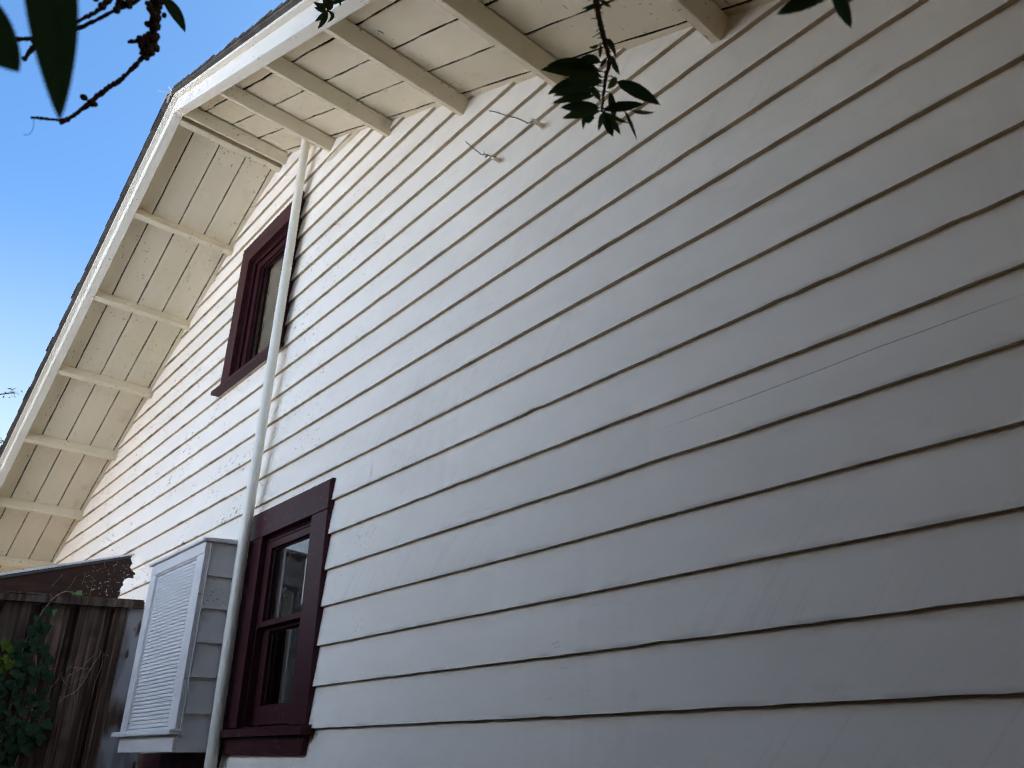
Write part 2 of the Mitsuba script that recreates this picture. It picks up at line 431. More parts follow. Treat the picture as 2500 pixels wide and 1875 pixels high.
# ------------------------------------------------------------------ windows
def pane(parent, x0, x1, z0, z1, y):
    m = trimesh.Trimesh([[x0, y, z0], [x1, y, z0], [x1, y, z1], [x0, y, z1]], [[0, 1, 2], [0, 2, 3]], process=False)
    put('pane', m, 'glass', parent)


def sash(parent, x0, x1, z0, z1, y0, y1, stile, top, bottom, name='sash'):
    ms = [bx(x0, x0 + stile, y0, y1, z0, z1), bx(x1 - stile, x1, y0, y1, z0, z1), bx(x0 + stile + .0003, x1 - stile - .0003, y0 + .001, y1 - .001, z0, z0 + bottom), bx(x0 + stile + .0003, x1 - stile - .0003, y0 + .001, y1 - .001, z1 - top, z1)]
    # putty bead round the glass
    i0, i1, j0, j1 = x0 + stile, x1 - stile, z0 + bottom, z1 - top
    ms += [bx(i0, i0 + .006, y1 - .014, y1 - .004, j0 + .007, j1 - .007), bx(i1 - .006, i1, y1 - .014, y1 - .004, j0 + .007, j1 - .007), bx(i0, i1, y1 - .014, y1 - .004, j0, j0 + .006), bx(i0, i1, y1 - .014, y1 - .004, j1 - .006, j1)]
    put(name, cat_mesh(ms), 'paint_maroon', parent)
    pane(parent, i0 + .001, i1 - .001, j0 + .001, j1 - .001, y1 - .009)


# upper window
W1 = key_of('window', H)
tag(W1, 'upper maroon window under the gable eaves')
x0, x1, z0, z1 = UPW
cw = .128
put('casing', bx(x0, x0 + cw, -.030, .002, 3.60, z1 - .0), 'paint_maroon', W1)
put('casing', bx(x1 - cw, x1, -.030, .002, 3.60, z1 - .0), 'paint_maroon', W1)
put('casing', bx(x0 + cw + .0006, x1 - cw - .0006, -.0305, .002, z1 - .145, z1 - .0004), 'paint_maroon', W1)
put('sill', hull([(x, y, z) for x in (x0 - .022, x1 + .02) for y, z in ((-.070, 3.568), (-.070, 3.592), (-.028, 3.5995), (.05, 3.609), (.05, 3.567))]), 'paint_maroon', W1)
jm = [bx(x0 + cw - .012, x0 + cw + .004, .0025, .10, 3.612, z1 - .135), bx(x1 - cw - .004, x1 - cw + .012, .0025, .10, 3.612, z1 - .135), bx(x0 + cw + .0045, x1 - cw - .0045, .0026, .10, z1 - .150, z1 - .134),
      bx(x0 + cw + .005, x0 + cw + .020, .010, .024, 3.612, z1 - .151), bx(x0 + cw + .0205, x1 - cw - .0205, .0105, .024, z1 - .166, z1 - .151), bx(x1 - cw - .020, x1 - cw - .005, .010, .024, 3.612, z1 - .151)]
put('jamb', cat_mesh(jm), 'paint_maroon', W1)
sash(W1, x0 + cw + .006, x1 - cw - .006, 3.612, z1 - .152, .030, .062, .062, .055, .070)
put('blind', bx(x0 + cw + .16, x1 - cw - .02, .085, .090, 3.62, z1 - .16), 'blind', W1)

# lower window
W2 = key_of('window', H)
tag(W2, 'lower maroon double-hung window beside the vent pipe')
x0, x1, z0, z1 = LOW
cw = .142
put('casing', bx(x0, x0 + cw, -.030, .002, 1.602, 2.4595), 'paint_maroon', W2)
put('casing', bx(x1 - cw, x1, -.030, .002, 1.602, 2.4595), 'paint_maroon', W2)
put('casing', bx(x0 - .004, x1 + .003, -.0325, .002, 2.460, z1), 'paint_maroon', W2)
put('drip_cap', bx(x0 - .01, x1 + .006, -.022, .001, z1 + .001, z1 + .010), 'paint_maroon', W2)
put('sill', hull([(x, y, z) for x in (x0 - .03, x1 + .028) for y, z in ((-.062, 1.566), (-.062, 1.594), (-.028, 1.6005), (.06, 1.612), (.06, 1.562))]), 'paint_maroon', W2)
put('apron', bx(x0 + .005, x1 - .004, -.034, .002, 1.497, 1.5655), 'paint_maroon', W2)
i0, i1 = x0 + cw, x1 - cw
jm = [bx(i0 - .012, i0 + .004, .0025, .12, 1.614, 2.47), bx(i1 - .004, i1 + .012, .0025, .12, 1.614, 2.47), bx(i0 + .0045, i1 - .0045, .0026, .12, 2.452, 2.470), bx(i0 + .0046, i1 - .0046, .006, .0125, 2.436, 2.4515),
      bx(i0 + .0045, i0 + .016, .040, .052, 1.614, 2.0), bx(i1 - .016, i1 - .0045, .040, .052, 1.614, 2.0)]
put('jamb', cat_mesh(jm), 'paint_maroon', W2)
sash(W2, i0 + .005, i1 - .005, 2.030, 2.434, .004, .036, .044, .036, .026)
sash(W2, i0 + .006, i1 - .006, 1.614, 2.045, .042, .074, .052, .030, .078)
# the dark rooms behind the panes
for nm, (a, b, c, d) in (('room', (UPW[0] - .3, UPW[1] + .6, 3.3, 4.62)), ('room', (LOW[0] - .5, LOW[1] + .8, 1.1, 2.62))):
    y0_, y1_ = .135, 2.4
    ms = [bx(a, b, y1_, y1_ + .05, c, d), bx(a - .05, a - .001, y0_, y1_, c, d), bx(b + .001, b + .05, y0_, y1_, c, d), bx(a, b, y0_, y1_, c - .05, c - .001), bx(a, b, y0_, y1_, d + .001, d + .05)]
    put('room', cat_mesh(ms), 'room_wall', W1 if nm == 'room' and c > 3 else W2)
cv = []
for i in range(7):
    xx = -3.703 + i * .016
    cv.append(tube([(xx, .17 + .008 * (i % 2), 2.085), (xx, .17 + .008 * (i % 2), 2.212)], .010, 6))
put('yellow_patch', cat_mesh(cv), 'yellow_patch', W2, label='yellow patch added behind the glass')  # yellow patch added just behind the pane

# ------------------------------------------------------------------ vent pipe on the wall
PX, PY, PR = -3.699, -.0735, .0268
PIPE = put('vent_pipe', tube([(PX + .004, PY, .25), (PX - .001, PY, 1.5), (PX - .004, PY, 2.4), (PX + .012, PY, 3.3), (PX + .030, PY + .001, 4.2), (PX + .030, PY + .002, 4.9), (PX + .028, PY + .002, 5.10)], PR, 28), 'paint_pipe', H, smooth=40)
put('collar', tube([(PX + .0285, PY + .002, 5.03), (PX + .0285, PY + .002, 5.09)], PR + .0025, 28), 'paint_pipe', PIPE, smooth=40)

# ------------------------------------------------------------------ louvred box bay
BAY = key_of('box_bay', H)
tag(BAY, 'white louvred box projecting from the wall beside the pipe')
xb0, xb1, zb0, zb1 = BOX
YF = -.240
put('core', bx(xb0 + .03, xb1 - .013, YF + .017, -.001, zb0 + .015, zb1 - .012), 'paint_box', BAY)
put('casing', bx(xb0, xb0 + .086, YF, YF + .022, 1.602, 2.378), 'paint_box', BAY)
put('casing', bx(xb1 - .090, xb1, YF, YF + .022, 1.602, 2.378), 'paint_box', BAY)
put('casing', bx(xb0 + .001, xb1 - .001, YF - .001, YF + .022, 2.3785, 2.436), 'paint_box', BAY)
put('cap', hull([(x, y, z) for x in (xb0 - .014, xb1 + .012) for y, z in ((YF - .016, 2.4365), (YF - .016, 2.449), (-.002, 2.470), (-.002, 2.442))]), 'paint_box', BAY)
put('sill', bx(xb0 - .045, xb1 + .012, YF - .026, YF + .03, 1.578, 1.601, .004), 'paint_box', BAY)
put('skirt', bx(xb0 + .012, xb1 - .0005, YF + .002, YF + .02, zb0, 1.5775), 'paint_box', BAY)
put('underside', bx(xb0 + .013, xb1 - .002, YF + .0205, -.001, zb0 + .003, zb0 + .014), 'paint_box', BAY)
put('corner_board', bx(xb1 - .016, xb1 + .004, YF + .0225, YF + .030, 1.602, 2.435), 'paint_box', BAY)
zs = [zb0, 1.664, 1.817, 1.968, 2.122, 2.275, 2.436]
for a, b in zip(zs[:-1], zs[1:]):
    y0_ = YF + .031 if a > 1.6 else YF + .0205
    pts = [(xb1 - .012, y, z) for y in (y0_, -.002) for z in (a, b)] + [(xb1 + .0050, y, a) for y in (y0_, -.002)] + [(xb1 - .0095, y, b + .002) for y in (y0_, -.002)]
    put('side_board', hull(pts), 'paint_box', BAY)
put('side_board', bx(xb0 + .006, xb0 + .018, YF + .0225, -.002, zb0, 2.435), 'paint_box', BAY)
sx0, sx1 = xb0 + .088, xb1 - .092
put('screen_frame', cat_mesh([bx(sx1 - .014, sx1, YF + .004, YF + .014, 1.612, 2.368), bx(sx0, sx1, YF + .0045, YF + .014, 1.602, 1.611), bx(sx0, sx0 + .006, YF + .004, YF + .014, 1.612, 2.368), bx(sx0, sx1, YF + .0045, YF + .014, 2.369, 2.3775)]), 'paint_box', BAY)
ns = 42
pitch = (2.366 - 1.614) / ns
for i in range(ns):
    z = 1.614 + (i + .5) * pitch
    n = 14
    xs = np.linspace(sx0 + .007, sx1 - .016, n)
    sag = .0016 * np.sin((xs - sx0) / (sx1 - sx0) * math.pi * 1.5 + i * .05) * (1.0 + .12 * rng.normal()) + rng.normal(0, .00015, n)
    v, f = [], []
    prof = ((.0142, .0080), (.0104, .0020), (.0082, -.0040), (.0087, -.0068), (.0110, -.0078), (.0178, -.0060))
    for j, x in enumerate(xs):
        for (py, pz) in prof:
            v.append((x, YF + py + rng.normal(0, .00012), z + pz * 1.12 - sag[j]))
    q = len(prof)
    for j in range(n - 1):
        for c in range(q):
            a0, a1 = j * q + c, j * q + (c + 1) % q
            f += [(a0, a0 + q, a1 + q), (a0, a1 + q, a1)]
    put('slat', trimesh.Trimesh(v, f, process=False), 'paint_box', BAY, smooth=35)
# the hatch in the dark under the bay
HT = key_of('hatch', H)
for i in range(8):
    a = -4.98 + i * .155
    put('plank', bx(a, a + .150, -.012, .002, .42, 1.504), 'paint_maroon', HT)

# ------------------------------------------------------------------ wire hooks on the wall
hooks = (((-1.576, 3.663), [(-1.563, -.072, 3.640), (-1.585, -.080, 3.640), (-1.603, -.078, 3.662), (-1.655, -.075, 3.722), (-1.715, -.075, 3.78), (-1.770, -.074, 3.838), (-1.82, -.075, 3.885)],
          'upper of two bent wire hooks on the clapboards, with a long straight end', .062),
         ((-1.828, 3.663), [(-1.803, -.052, 3.640), (-1.842, -.06, 3.671), (-1.862, -.060, 3.690), (-1.885, -.06, 3.704), (-1.915, -.060, 3.744), (-1.945, -.06, 3.783), (-1.994, -.06, 3.851)],
          'lower of two bent wire hooks on the clapboards, with a knotted stub', .040))
for (hx, hz), pts, lab, ln in hooks:
    k = thing('wire_hook', lab, 'hook', 'wire hooks on the clapboards')
    put('knob', cat_mesh([tube([(hx, -.013, hz), (hx + .004, -.013 - ln, hz - .012)], [.0085, .0085], 12), tube([(hx, -.012, hz), (hx, -.017, hz)], .011, 12)]), 'porcelain', k, smooth=40)
    put('wire', tube(smooth_path(pts, 5), .0024, 6), 'iron', k, smooth=True)
    if ln < .05:
        put('knot', cat_mesh([tube([(-1.842, -.062, 3.674), (-1.853, -.066, 3.664)], [.003, .0042], 6), tube([(-1.87, -.060, 3.694), (-1.866, -.062, 3.712)], [.002, .001], 5)]), 'iron', k)

# ------------------------------------------------------------------ fence across the passage
FX = -4.80
FN = thing('wooden_fence', 'weathered dark brown board fence with a top rail, meeting the house wall', 'fence')
RAIL = [bx(FX - .02, FX + .028, -3.9, -.145, 2.246, 2.284, .004)]
rl = hull([(x, y, z) for x in (FX - .005, FX + .030) for y, z in ((-3.9, 2.10), (-3.9, 2.135), (-.175, 2.288), (-.175, 2.252))])
put('rail', hull([(x, y, z) for x in (FX + .002, FX + .030) for y, z in ((-3.9, 2.095), (-3.9, 2.130), (-.165, 2.288), (-.165, 2.2525))]), 'fence_wood', FN)
put('rail', hull([(x, y, z) for x in (FX - .04, FX - .002) for y, z in ((-.84, 2.268), (-.84, 2.276), (-.162, 2.304), (-.162, 2.290))]), 'fence_wood', FN)
def fence_board(ya, yb, xa, xb, zt, lean=0.0):
    m = hull([(x, y + (lean if z > 1 else 0), z) for x in (xa, xb) for y in (ya, yb) for z in (.04, zt)])
    put('board', m, 'fence_wood', FN)


fence_board(-.306, -.238, FX - .020, FX - .002, 2.268)
for i in range(20):
    yt = -.352 - i * .1838
    top = 2.262 - (-yt - .35) * .044
    w = rng.uniform(.126, .134)
    fence_board(yt - w, yt, FX - .020, FX - .001 + rng.uniform(-.004, .001), top + rng.uniform(-.006, .003), rng.uniform(-.004, .004))
    fence_board(yt - .030, yt + .078, FX - .060, FX - .042, top + rng.uniform(-.008, .002))
put('post', bx(FX - .046, FX - .004, -.234, -.020, .04, 2.262, .004), 'post_wood', FN, label='post next to the box bay with patchy white overspray')

# dark plywood sheet behind it
PW = thing('plywood_sheet', 'dark brown rotten-edged plywood sheet with a white metal drip edge, above the fence', 'panel')
top = [(-2.6, 1.805), (-.9, 2.352), (-.262, 2.557)]
rag = [(-.268, 2.54), (-.252, 2.512), (-.262, 2.490), (-.246, 2.470), (-.228, 2.462), (-.222, 2.452), (-.236, 2.446), (-.226, 2.430), (-.252, 2.432), (-.274, 2.418), (-.283, 2.400), (-.276, 2.385), (-.290, 2.362), (-.282, 2.340), (-.292, 2.315), (-.288, 2.20)]
pp = Polygon(top + rag + [(-2.6, 1.2)])
m = trimesh.creation.extrude_polygon(pp, .016)
v = np.array(m.vertices)
put('sheet', trimesh.Trimesh(np.stack([FX - .075 + v[:, 2], v[:, 0], v[:, 1]], 1), m.faces, process=False), 'old_plywood', PW)
put('drip_edge', hull([(x, y, z) for x in (FX - .10, FX - .046) for y, z in ((-2.6, 1.807), (-2.6, 1.832), (-.255, 2.560), (-.255, 2.570))]), 'white_metal', PW)
put('edge_strip', hull([(x, y, z) for x in (FX - .0585, FX - .050) for y, z in ((-2.6, 1.787), (-2.6, 1.8065), (-.270, 2.5395), (-.270, 2.5545))]), 'roof_felt', PW)

# ------------------------------------------------------------------ leaves and twigs
def leaf_mesh(pts, width, toward=None, tilt=0.0, fold=0.12, n=10, power=0.85):
    """a lance-shaped blade along a curve through base, middle, tip"""
    b, m, t = [np.asarray(q, float) for q in pts]
    c = 2 * m - 0.5 * (b + t)
    s = np.linspace(0, 1, n + 1)[:, None]
    cur = b * (1 - s) ** 2 + 2 * c * s * (1 - s) + t * s * s
    tg = np.gradient(cur, axis=0); tg /= np.linalg.norm(tg, axis=1, keepdims=True)
    view = (np.asarray(toward, float) - m) if toward is not None else np.array([0.2, 0.3, 1.0])
    view = view / np.linalg.norm(view)
    side = np.cross(tg, view); side /= np.linalg.norm(side, axis=1, keepdims=True)
    nor = np.cross(side, tg)
    side, nor = side * math.cos(tilt) + nor * math.sin(tilt), nor * math.cos(tilt) - side * math.sin(tilt)
    w = 0.5 * width * np.clip(np.sin(math.pi * np.clip(s, 0, 1) ** power), 0, 1) ** 0.8 + 0.0004 * (1 - s)
    L, R = cur + side * w + nor * w * fold, cur - side * w + nor * w * fold
    v = np.concatenate([L, cur, R])
    k = n + 1
    f = []
    for i in range(n):
        f += [(i, i + 1, k + i + 1), (i, k + i + 1, k + i), (k + i, k + i + 1, 2 * k + i + 1), (k + i, 2 * k + i + 1, 2 * k + i)]
    return trimesh.Trimesh(v, f, process=False)


def ivy_mesh(c, size, rot, nx, droop):
    """a five-lobed ivy leaf; nx: facing"""
    a = np.radians([-90, -62, -35, -12, 8, 30, 60, 90, 120, 150, 172, 192, 215, 242])
    r = np.array([.30, .62, .60, .80, .62, .66, .78, 1.05, .78, .66, .62, .80, .60, .62])
    ring = np.stack([np.cos(a) * r, np.sin(a) * r, -0.16 * r ** 2 + 0.05 * np.cos(5 * a)], 1)
    v = np.vstack([[[0, -.05, .05]], ring]) * size * 0.5
    cr, sr = math.cos(rot), math.sin(rot)
    v[:, :2] = v[:, :2] @ np.array([[cr, sr], [-sr, cr]])
    n = np.asarray(nx, float); n /= np.linalg.norm(n)
    up = np.array([0, 0, 1.0]); e1 = np.cross(up, n); e1 /= np.linalg.norm(e1); e2 = np.cross(n, e1)
    w = np.asarray(c) + v[:, :1] * e1 - v[:, 1:2] * e2 + v[:, 2:] * n
    k = len(a)
    f = [(0, 1 + i, 1 + (i + 1) % k) for i in range(k)]
    return trimesh.Trimesh(w, f, process=False)


# ivy on the fence
IV = thing('ivy', 'dark green ivy with a few yellow-green leaves climbing the left of the fence', 'ivy')
stem = [(FX + .012, -.80, .3), (FX + .016, -.74, 1.0), (FX + .014, -.70, 1.6), (FX + .016, -.71, 2.0), (FX + .02, -.66, 2.20), (FX + .045, -.60, 2.29), (FX + .04, -.52, 2.29)]
put('stem', tube(smooth_path(stem, 6), .003, 6), 'dry_stem', IV)
put('stem', tube(smooth_path([(FX + .012, -.60, .4), (FX + .016, -.64, 1.1), (FX + .014, -.60, 1.7), (FX + .012, -.66, 2.04)], 6), .0025, 6), 'dry_stem', IV)
cells = []
for i in range(560):
    z = rng.uniform(1.25, 2.12)
    left = -.96
    right = float(np.interp(z, [1.25, 1.45, 1.53, 1.61, 1.70, 1.95, 2.03, 2.05, 2.12], [-.68, -.64, -.55, -.515, -.53, -.575, -.61, -.65, -.63]))
    left = left if z < 2.03 else -.70
    y = rng.uniform(left, right)
    if any((y - a) ** 2 + (z - b) ** 2 < .027 ** 2 for a, b in cells):
        continue
    cells.append((y, z))
for y, z in cells:
    sz = rng.uniform(.060, .095)
    young = (y < -.765 and 1.86 < z < 2.03) or (y < -.74 and 1.87 < z < 1.93)
    nx = (1, rng.normal(.25, .3), rng.normal(.35, .3))
    x = FX + rng.uniform(.012, .05)
    put('leaf', ivy_mesh((x, y, z), sz, rng.normal(0, .5), nx, 0), 'ivy_young' if young else 'ivy_dark', IV)
for y, z, sz, mt, nx, r in ((-.645, 2.195, .062, 'ivy_dark', (1, .2, .3), .2), (-.615, 2.187, .050, 'ivy_light', (1, .9, -.3), -.5), (-.515, 2.297, .050, 'ivy_light', (1, -.2, .5), 1.3), (-.55, 2.293, .046, 'ivy_light', (.8, .5, .9), -1.2), (-.69, 2.15, .05, 'ivy_dark', (1, 0, .5), .1), (-.64, 2.11, .045, 'ivy_dark', (1, .4, .4), .6)):
    put('leaf', ivy_mesh((FX + .05, y, z), sz, r, nx, 0), mt, IV)

# dry vine caught on the boards
DV = thing('dry_vine', 'tangle of thin dry brown stems hanging on the fence boards', 'vine')
vx = FX + .012
for l in ([(-.348, 2.015), (-.345, 1.992), (-.351, 1.966), (-.379, 1.911), (-.385, 1.87), (-.421, 1.803), (-.473, 1.768), (-.494, 1.739)], [(-.355, 2.003), (-.41, 1.935), (-.427, 1.912), (-.479, 1.871)], [(-.381, 1.9), (-.407, 1.869), (-.455, 1.843)],
          [(-.38, 1.915), (-.428, 1.916), (-.478, 1.915), (-.485, 1.898)], [(-.511, 1.889), (-.505, 1.864), (-.481, 1.833), (-.456, 1.816)], [(-.429, 1.792), (-.412, 1.738)], [(-.512, 1.864), (-.542, 1.812)], [(-.407, 1.854), (-.413, 1.814)],
          [(-.330, 1.99), (-.322, 1.93), (-.335, 1.85), (-.332, 1.78)], [(-.348, 2.01), (-.322, 1.995), (-.30, 1.985)], [(-.59, 1.75), (-.57, 1.70), (-.575, 1.66)]):
    put('stem', tube(smooth_path([(vx + rng.uniform(.0, .03), a, b) for a, b in l], 5), .0022 if len(l) > 6 else .0016, 5), 'dry_stem', DV)
for l in ([(-.60, 2.40), (-.64, 2.33)], [(-.53, 2.40), (-.55, 2.34), (-.58, 2.30)], [(-.49, 2.43), (-.49, 2.37)], [(-.44, 2.40), (-.442, 2.30)]):
    put('stem', tube(smooth_path([(FX - .054, a, b) for a, b in l], 4), .0013, 5), 'dry_stem', DV)

# bits of litter lodged at the peak of the roof
k = key_of('roof_litter')
ms = []
for a, b, c in (((-4.175, -.80, 5.345), (-4.27, -.86, 5.40), .004), ((-4.16, -.80, 5.325), (-4.27, -.83, 5.322), .003), ((-4.15, -.79, 5.33), (-4.20, -.82, 5.41), .003), ((-4.19, -.79, 5.34), (-4.12, -.81, 5.30), .004), ((-4.22, -.80, 5.30), (-4.15, -.805, 5.345), .005)):
    ms.append(tube([a, b], [c, c * .5], 5))
scene[k] = ply(cat_mesh(ms), 'litter')
labels[k] = {'label': 'dry twigs and pale scraps lodged at the peak of the roof', 'category': 'debris', 'kind': 'stuff'}

# ------------------------------------------------------------------ the bottlebrush tree whose twigs hang into view
BT = thing('bottlebrush_tree', 'tree with narrow dark leaves and seed capsules, its twigs hanging in front of the house', 'tree')
trunk = [(1.25, -1.95, 0), (1.2, -1.95, .9), (1.05, -1.92, 1.8), (.85, -1.88, 2.7), (.6, -1.85, 3.5), (.4, -1.8, 4.3)]
put('trunk', tube(smooth_path(trunk, 5), np.linspace(.11, .045, 26), 12), 'bark', BT, smooth=60)
limbs = {'a': [(1.03, -1.92, 1.9), (.6, -1.9, 2.4), (.15, -1.85, 2.62), (-.2, -1.62, 2.52), (-.4, -1.50, 2.22)],
         'b': [(.95, -1.9, 2.3), (.5, -1.9, 2.75), (.0, -1.4, 2.75), (-.25, -1.25, 2.45), (-.2909, -1.2136, 2.2136)],
         'c': [(.5, -1.9, 2.75), (-.2, -1.4, 3.25), (-.8, -1.2, 3.25), (-1.0179, -1.1511, 2.9235)],
         'd': [(.5, -1.9, 2.75), (.3, -1.5, 2.5), (.05, -1.3, 2.15), (-.06, -1.262, 1.90)],
         'e': [(.87, -1.88, 2.6), (1.4, -1.9, 3.1), (1.7, -1.5, 3.4)], 'f': [(.6, -1.85, 3.5), (.2, -1.8, 4.0), (-.2, -1.85, 4.4)]}
for c, l in limbs.items():
    s = smooth_path(l, 6)
    put('limb', tube(s, np.linspace(.022 if c in 'abce' else .016, .0035, len(s)), 8), 'bark', BT, smooth=60)

# crown outside the picture, over and behind the camera
nl = 16000
rt = np.cross(FWD, UP)
vs, fs = [], []
cnt = 0
r2 = np.random.default_rng(11)
lumps = [(r2.uniform(-.6, 2.4), r2.uniform(-1.9, -0.9), r2.uniform(2.7, 4.6)) for _ in range(34)]
while cnt < nl:
    lc = np.array(lumps[r2.integers(len(lumps))])
    q = lc + r2.normal(0, .23, 3)
    rel = q - CAM
    zc = rel @ FWD
    if zc > -.1 and abs(rel @ rt) < (.76 * abs(zc) + .25) and abs(rel @ UP) < (.60 * abs(zc) + .30):
        continue
    d = r2.normal(0, 1, 3); d[2] -= .3; d /= np.linalg.norm(d)
    a = np.cross(d, r2.normal(0, 1, 3)); a /= np.linalg.norm(a)
    Lf, Wf = r2.uniform(.06, .10), r2.uniform(.007, .011)
    o = len(vs)
    vs += [q, q + d * Lf * .5 + a * Wf, q + d * Lf, q + d * Lf * .5 - a * Wf]
    fs += [(o, o + 1, o + 2), (o, o + 2, o + 3)]
    cnt += 1
put('crown', trimesh.Trimesh(vs, fs, process=False), 'leaf_green', BT, kind='stuff')

DL = [([[-0.3597,-1.1297,2.1352],[-0.3698,-1.1365,2.1439],[-0.3845,-1.1392,2.1468]],0.0092),([[-0.3672,-1.1234,2.1335],[-0.388,-1.1402,2.1506],[-0.4149,-1.1527,2.1601]],0.0111),([[-0.3676,-1.1199,2.1285],[-0.3921,-1.1394,2.1446],[-0.4202,-1.157,2.1556]],0.0136),([[-0.3596,-1.1285,2.1103],[-0.373,-1.142,2.1104],[-0.384,-1.1578,2.1131]],0.0099),([[-0.3829,-1.1236,2.1304],[-0.4008,-1.1358,2.1339],[-0.4235,-1.1441,2.131]],0.0117),([[-0.3827,-1.1158,2.1231],[-0.3922,-1.1372,2.1165],[-0.4039,-1.1558,2.1058]],0.0099),([[-0.3792,-1.1205,2.1108],[-0.392,-1.1392,2.1056],[-0.4066,-1.1559,2.0972]],0.0086),([[-0.3822,-1.1094,2.1036],[-0.397,-1.1232,2.1076],[-0.4129,-1.1364,2.1098]],0.0111),([[-0.3767,-1.1165,2.0901],[-0.3871,-1.1338,2.0845],[-0.3992,-1.1491,2.0756]],0.0099),([[-0.3474,-1.1273,2.1266],[-0.3521,-1.116,2.1327],[-0.3585,-1.1028,2.1365]],0.0049),([[-0.3575,-1.1083,2.1269],[-0.3593,-1.1145,2.1165],[-0.3609,-1.1208,2.1061]],0.0074),([[-0.3598,-1.1059,2.1251],[-0.3437,-1.092,2.1086],[-0.3297,-1.0769,2.0889]],0.0129),([[-0.3808,-1.1042,2.1036],[-0.3592,-1.0983,2.0965],[-0.339,-1.092,2.0875]],0.0099),([[-0.3525,-1.0949,2.0875],[-0.3497,-1.0797,2.0925],[-0.3457,-1.0655,2.0989]],0.0037),([[-0.3758,-1.1088,2.093],[-0.3664,-1.1021,2.0815],[-0.3559,-1.0969,2.0715]],0.0037),([[-0.3705,-1.0822,2.1082],[-0.3773,-1.0649,2.1057],[-0.3852,-1.0462,2.1011]],0.0031),([[-0.3783,-1.1077,2.094],[-0.3869,-1.0912,2.0951],[-0.3956,-1.0744,2.0957]],0.0086),([[-0.3808,-1.1028,2.0992],[-0.382,-1.0897,2.0956],[-0.3843,-1.0754,2.0901]],0.0074),([[-0.3627,-1.1154,2.1059],[-0.3733,-1.0994,2.1058],[-0.3839,-1.0832,2.1051]],0.0074),([[-0.3944,-1.1116,2.1037],[-0.4038,-1.102,2.11],[-0.4134,-1.0923,2.1162]],0.0099),([[-0.4025,-1.1113,2.1068],[-0.4036,-1.1116,2.0977],[-0.4046,-1.1119,2.0886]],0.0037),([[-0.3795,-1.1079,2.0964],[-0.3811,-1.1106,2.0832],[-0.3825,-1.1134,2.0701]],0.0049),([[-0.3719,-1.1325,2.1105],[-0.3666,-1.1323,2.0957],[-0.3612,-1.1324,2.0809]],0.0062),([[-0.3304,-1.1674,2.1628],[-0.338,-1.1688,2.1637],[-0.3446,-1.1713,2.1658]],0.0027),([[-0.3267,-1.1704,2.1551],[-0.3341,-1.1702,2.158],[-0.3424,-1.1692,2.16]],0.0022),([[-0.3254,-1.1647,2.165],[-0.3213,-1.1621,2.1581],[-0.3173,-1.1595,2.1512]],0.0031),([[-0.3548,-1.1371,2.1508],[-0.3594,-1.1394,2.1491],[-0.3622,-1.1433,2.1493]],0.0031),([[-0.3396,-1.1413,2.1419],[-0.3392,-1.1355,2.1374],[-0.342,-1.1264,2.1289]],0.0049),([[-0.3518,-1.1373,2.148],[-0.3506,-1.1406,2.1333],[-0.3481,-1.1451,2.1201]],0.0031),([[-0.3551,-1.122,2.1466],[-0.3483,-1.1232,2.132],[-0.3437,-1.1225,2.1146]],0.0043),([[-0.355,-1.126,2.1404],[-0.3645,-1.1203,2.145],[-0.3731,-1.1156,2.1507]],0.0035)]
OL = [([[-0.2148,-1.5829,1.7503],[-0.2375,-1.57,1.7291],[-0.2597,-1.5562,1.703]],0.0158),([[-0.2626,-1.6077,1.7437],[-0.2705,-1.5879,1.737],[-0.2769,-1.572,1.7301]],0.0202),([[-0.5226,-1.4999,2.0745],[-0.5262,-1.4863,2.0693],[-0.5328,-1.4745,2.0612]],0.0096)]
EL = [([[-0.0766,-1.2533,1.8773],[-0.1027,-1.2576,1.8747],[-0.1235,-1.2628,1.8728]],0.0123),([[-0.0984,-1.2413,1.8887],[-0.0989,-1.2318,1.8804],[-0.0999,-1.223,1.872]],0.0075),([[-0.0911,-1.2191,1.9116],[-0.0971,-1.2151,1.9068],[-0.1014,-1.2128,1.9037]],0.0053),([[-1.0661,-1.1306,2.8815],[-1.0788,-1.1359,2.8732],[-1.0918,-1.1438,2.8654]],0.0106),([[-1.0666,-1.1303,2.881],[-1.0819,-1.1299,2.8689],[-1.098,-1.1329,2.8569]],0.0106),([[-1.0656,-1.131,2.8819],[-1.066,-1.1189,2.8777],[-1.0807,-1.1228,2.8675]],0.0077),([[-1.0674,-1.1327,2.8811],[-1.0713,-1.1438,2.8816],[-1.076,-1.1552,2.8814]],0.0106),([[-1.0577,-1.1362,2.8896],[-1.0664,-1.145,2.8857],[-1.0695,-1.1624,2.8886]],0.0116),([[-1.054,-1.1328,2.8914],[-1.0465,-1.1261,2.8949],[-1.0321,-1.1092,2.9001]],0.0077),([[-1.0389,-1.1233,2.8997],[-1.041,-1.118,2.8964],[-1.0454,-1.114,2.8917]],0.0058),([[-1.0646,-1.1316,2.8829],[-1.054,-1.1328,2.8914],[-1.0469,-1.1434,2.9]],0.0135),([[-1.0549,-1.1479,2.8954],[-1.0586,-1.1376,2.8894],[-1.0622,-1.1303,2.8843]],0.0135)]


def capsule_cluster(path, n, r, spread, seed):
    q = np.random.default_rng(seed)
    ms = []
    s = smooth_path(path, 8)
    for i in range(n):
        c = s[q.integers(len(s))] + q.normal(0, spread, 3)
        ic = trimesh.creation.icosphere(subdivisions=1, radius=r * q.uniform(.75, 1.2))
        ic.vertices *= q.uniform(.8, 1.15, 3)
        ms.append(trimesh.Trimesh(ic.vertices + c, ic.faces, process=False))
    return cat_mesh(ms)


def knobbly(path, r, seed, n=8):
    q = np.random.default_rng(seed)
    s = smooth_path(path, n)
    s = s + q.normal(0, r * .12, s.shape)
    return tube(s, r * q.uniform(.72, 1.25, len(s)), 7)


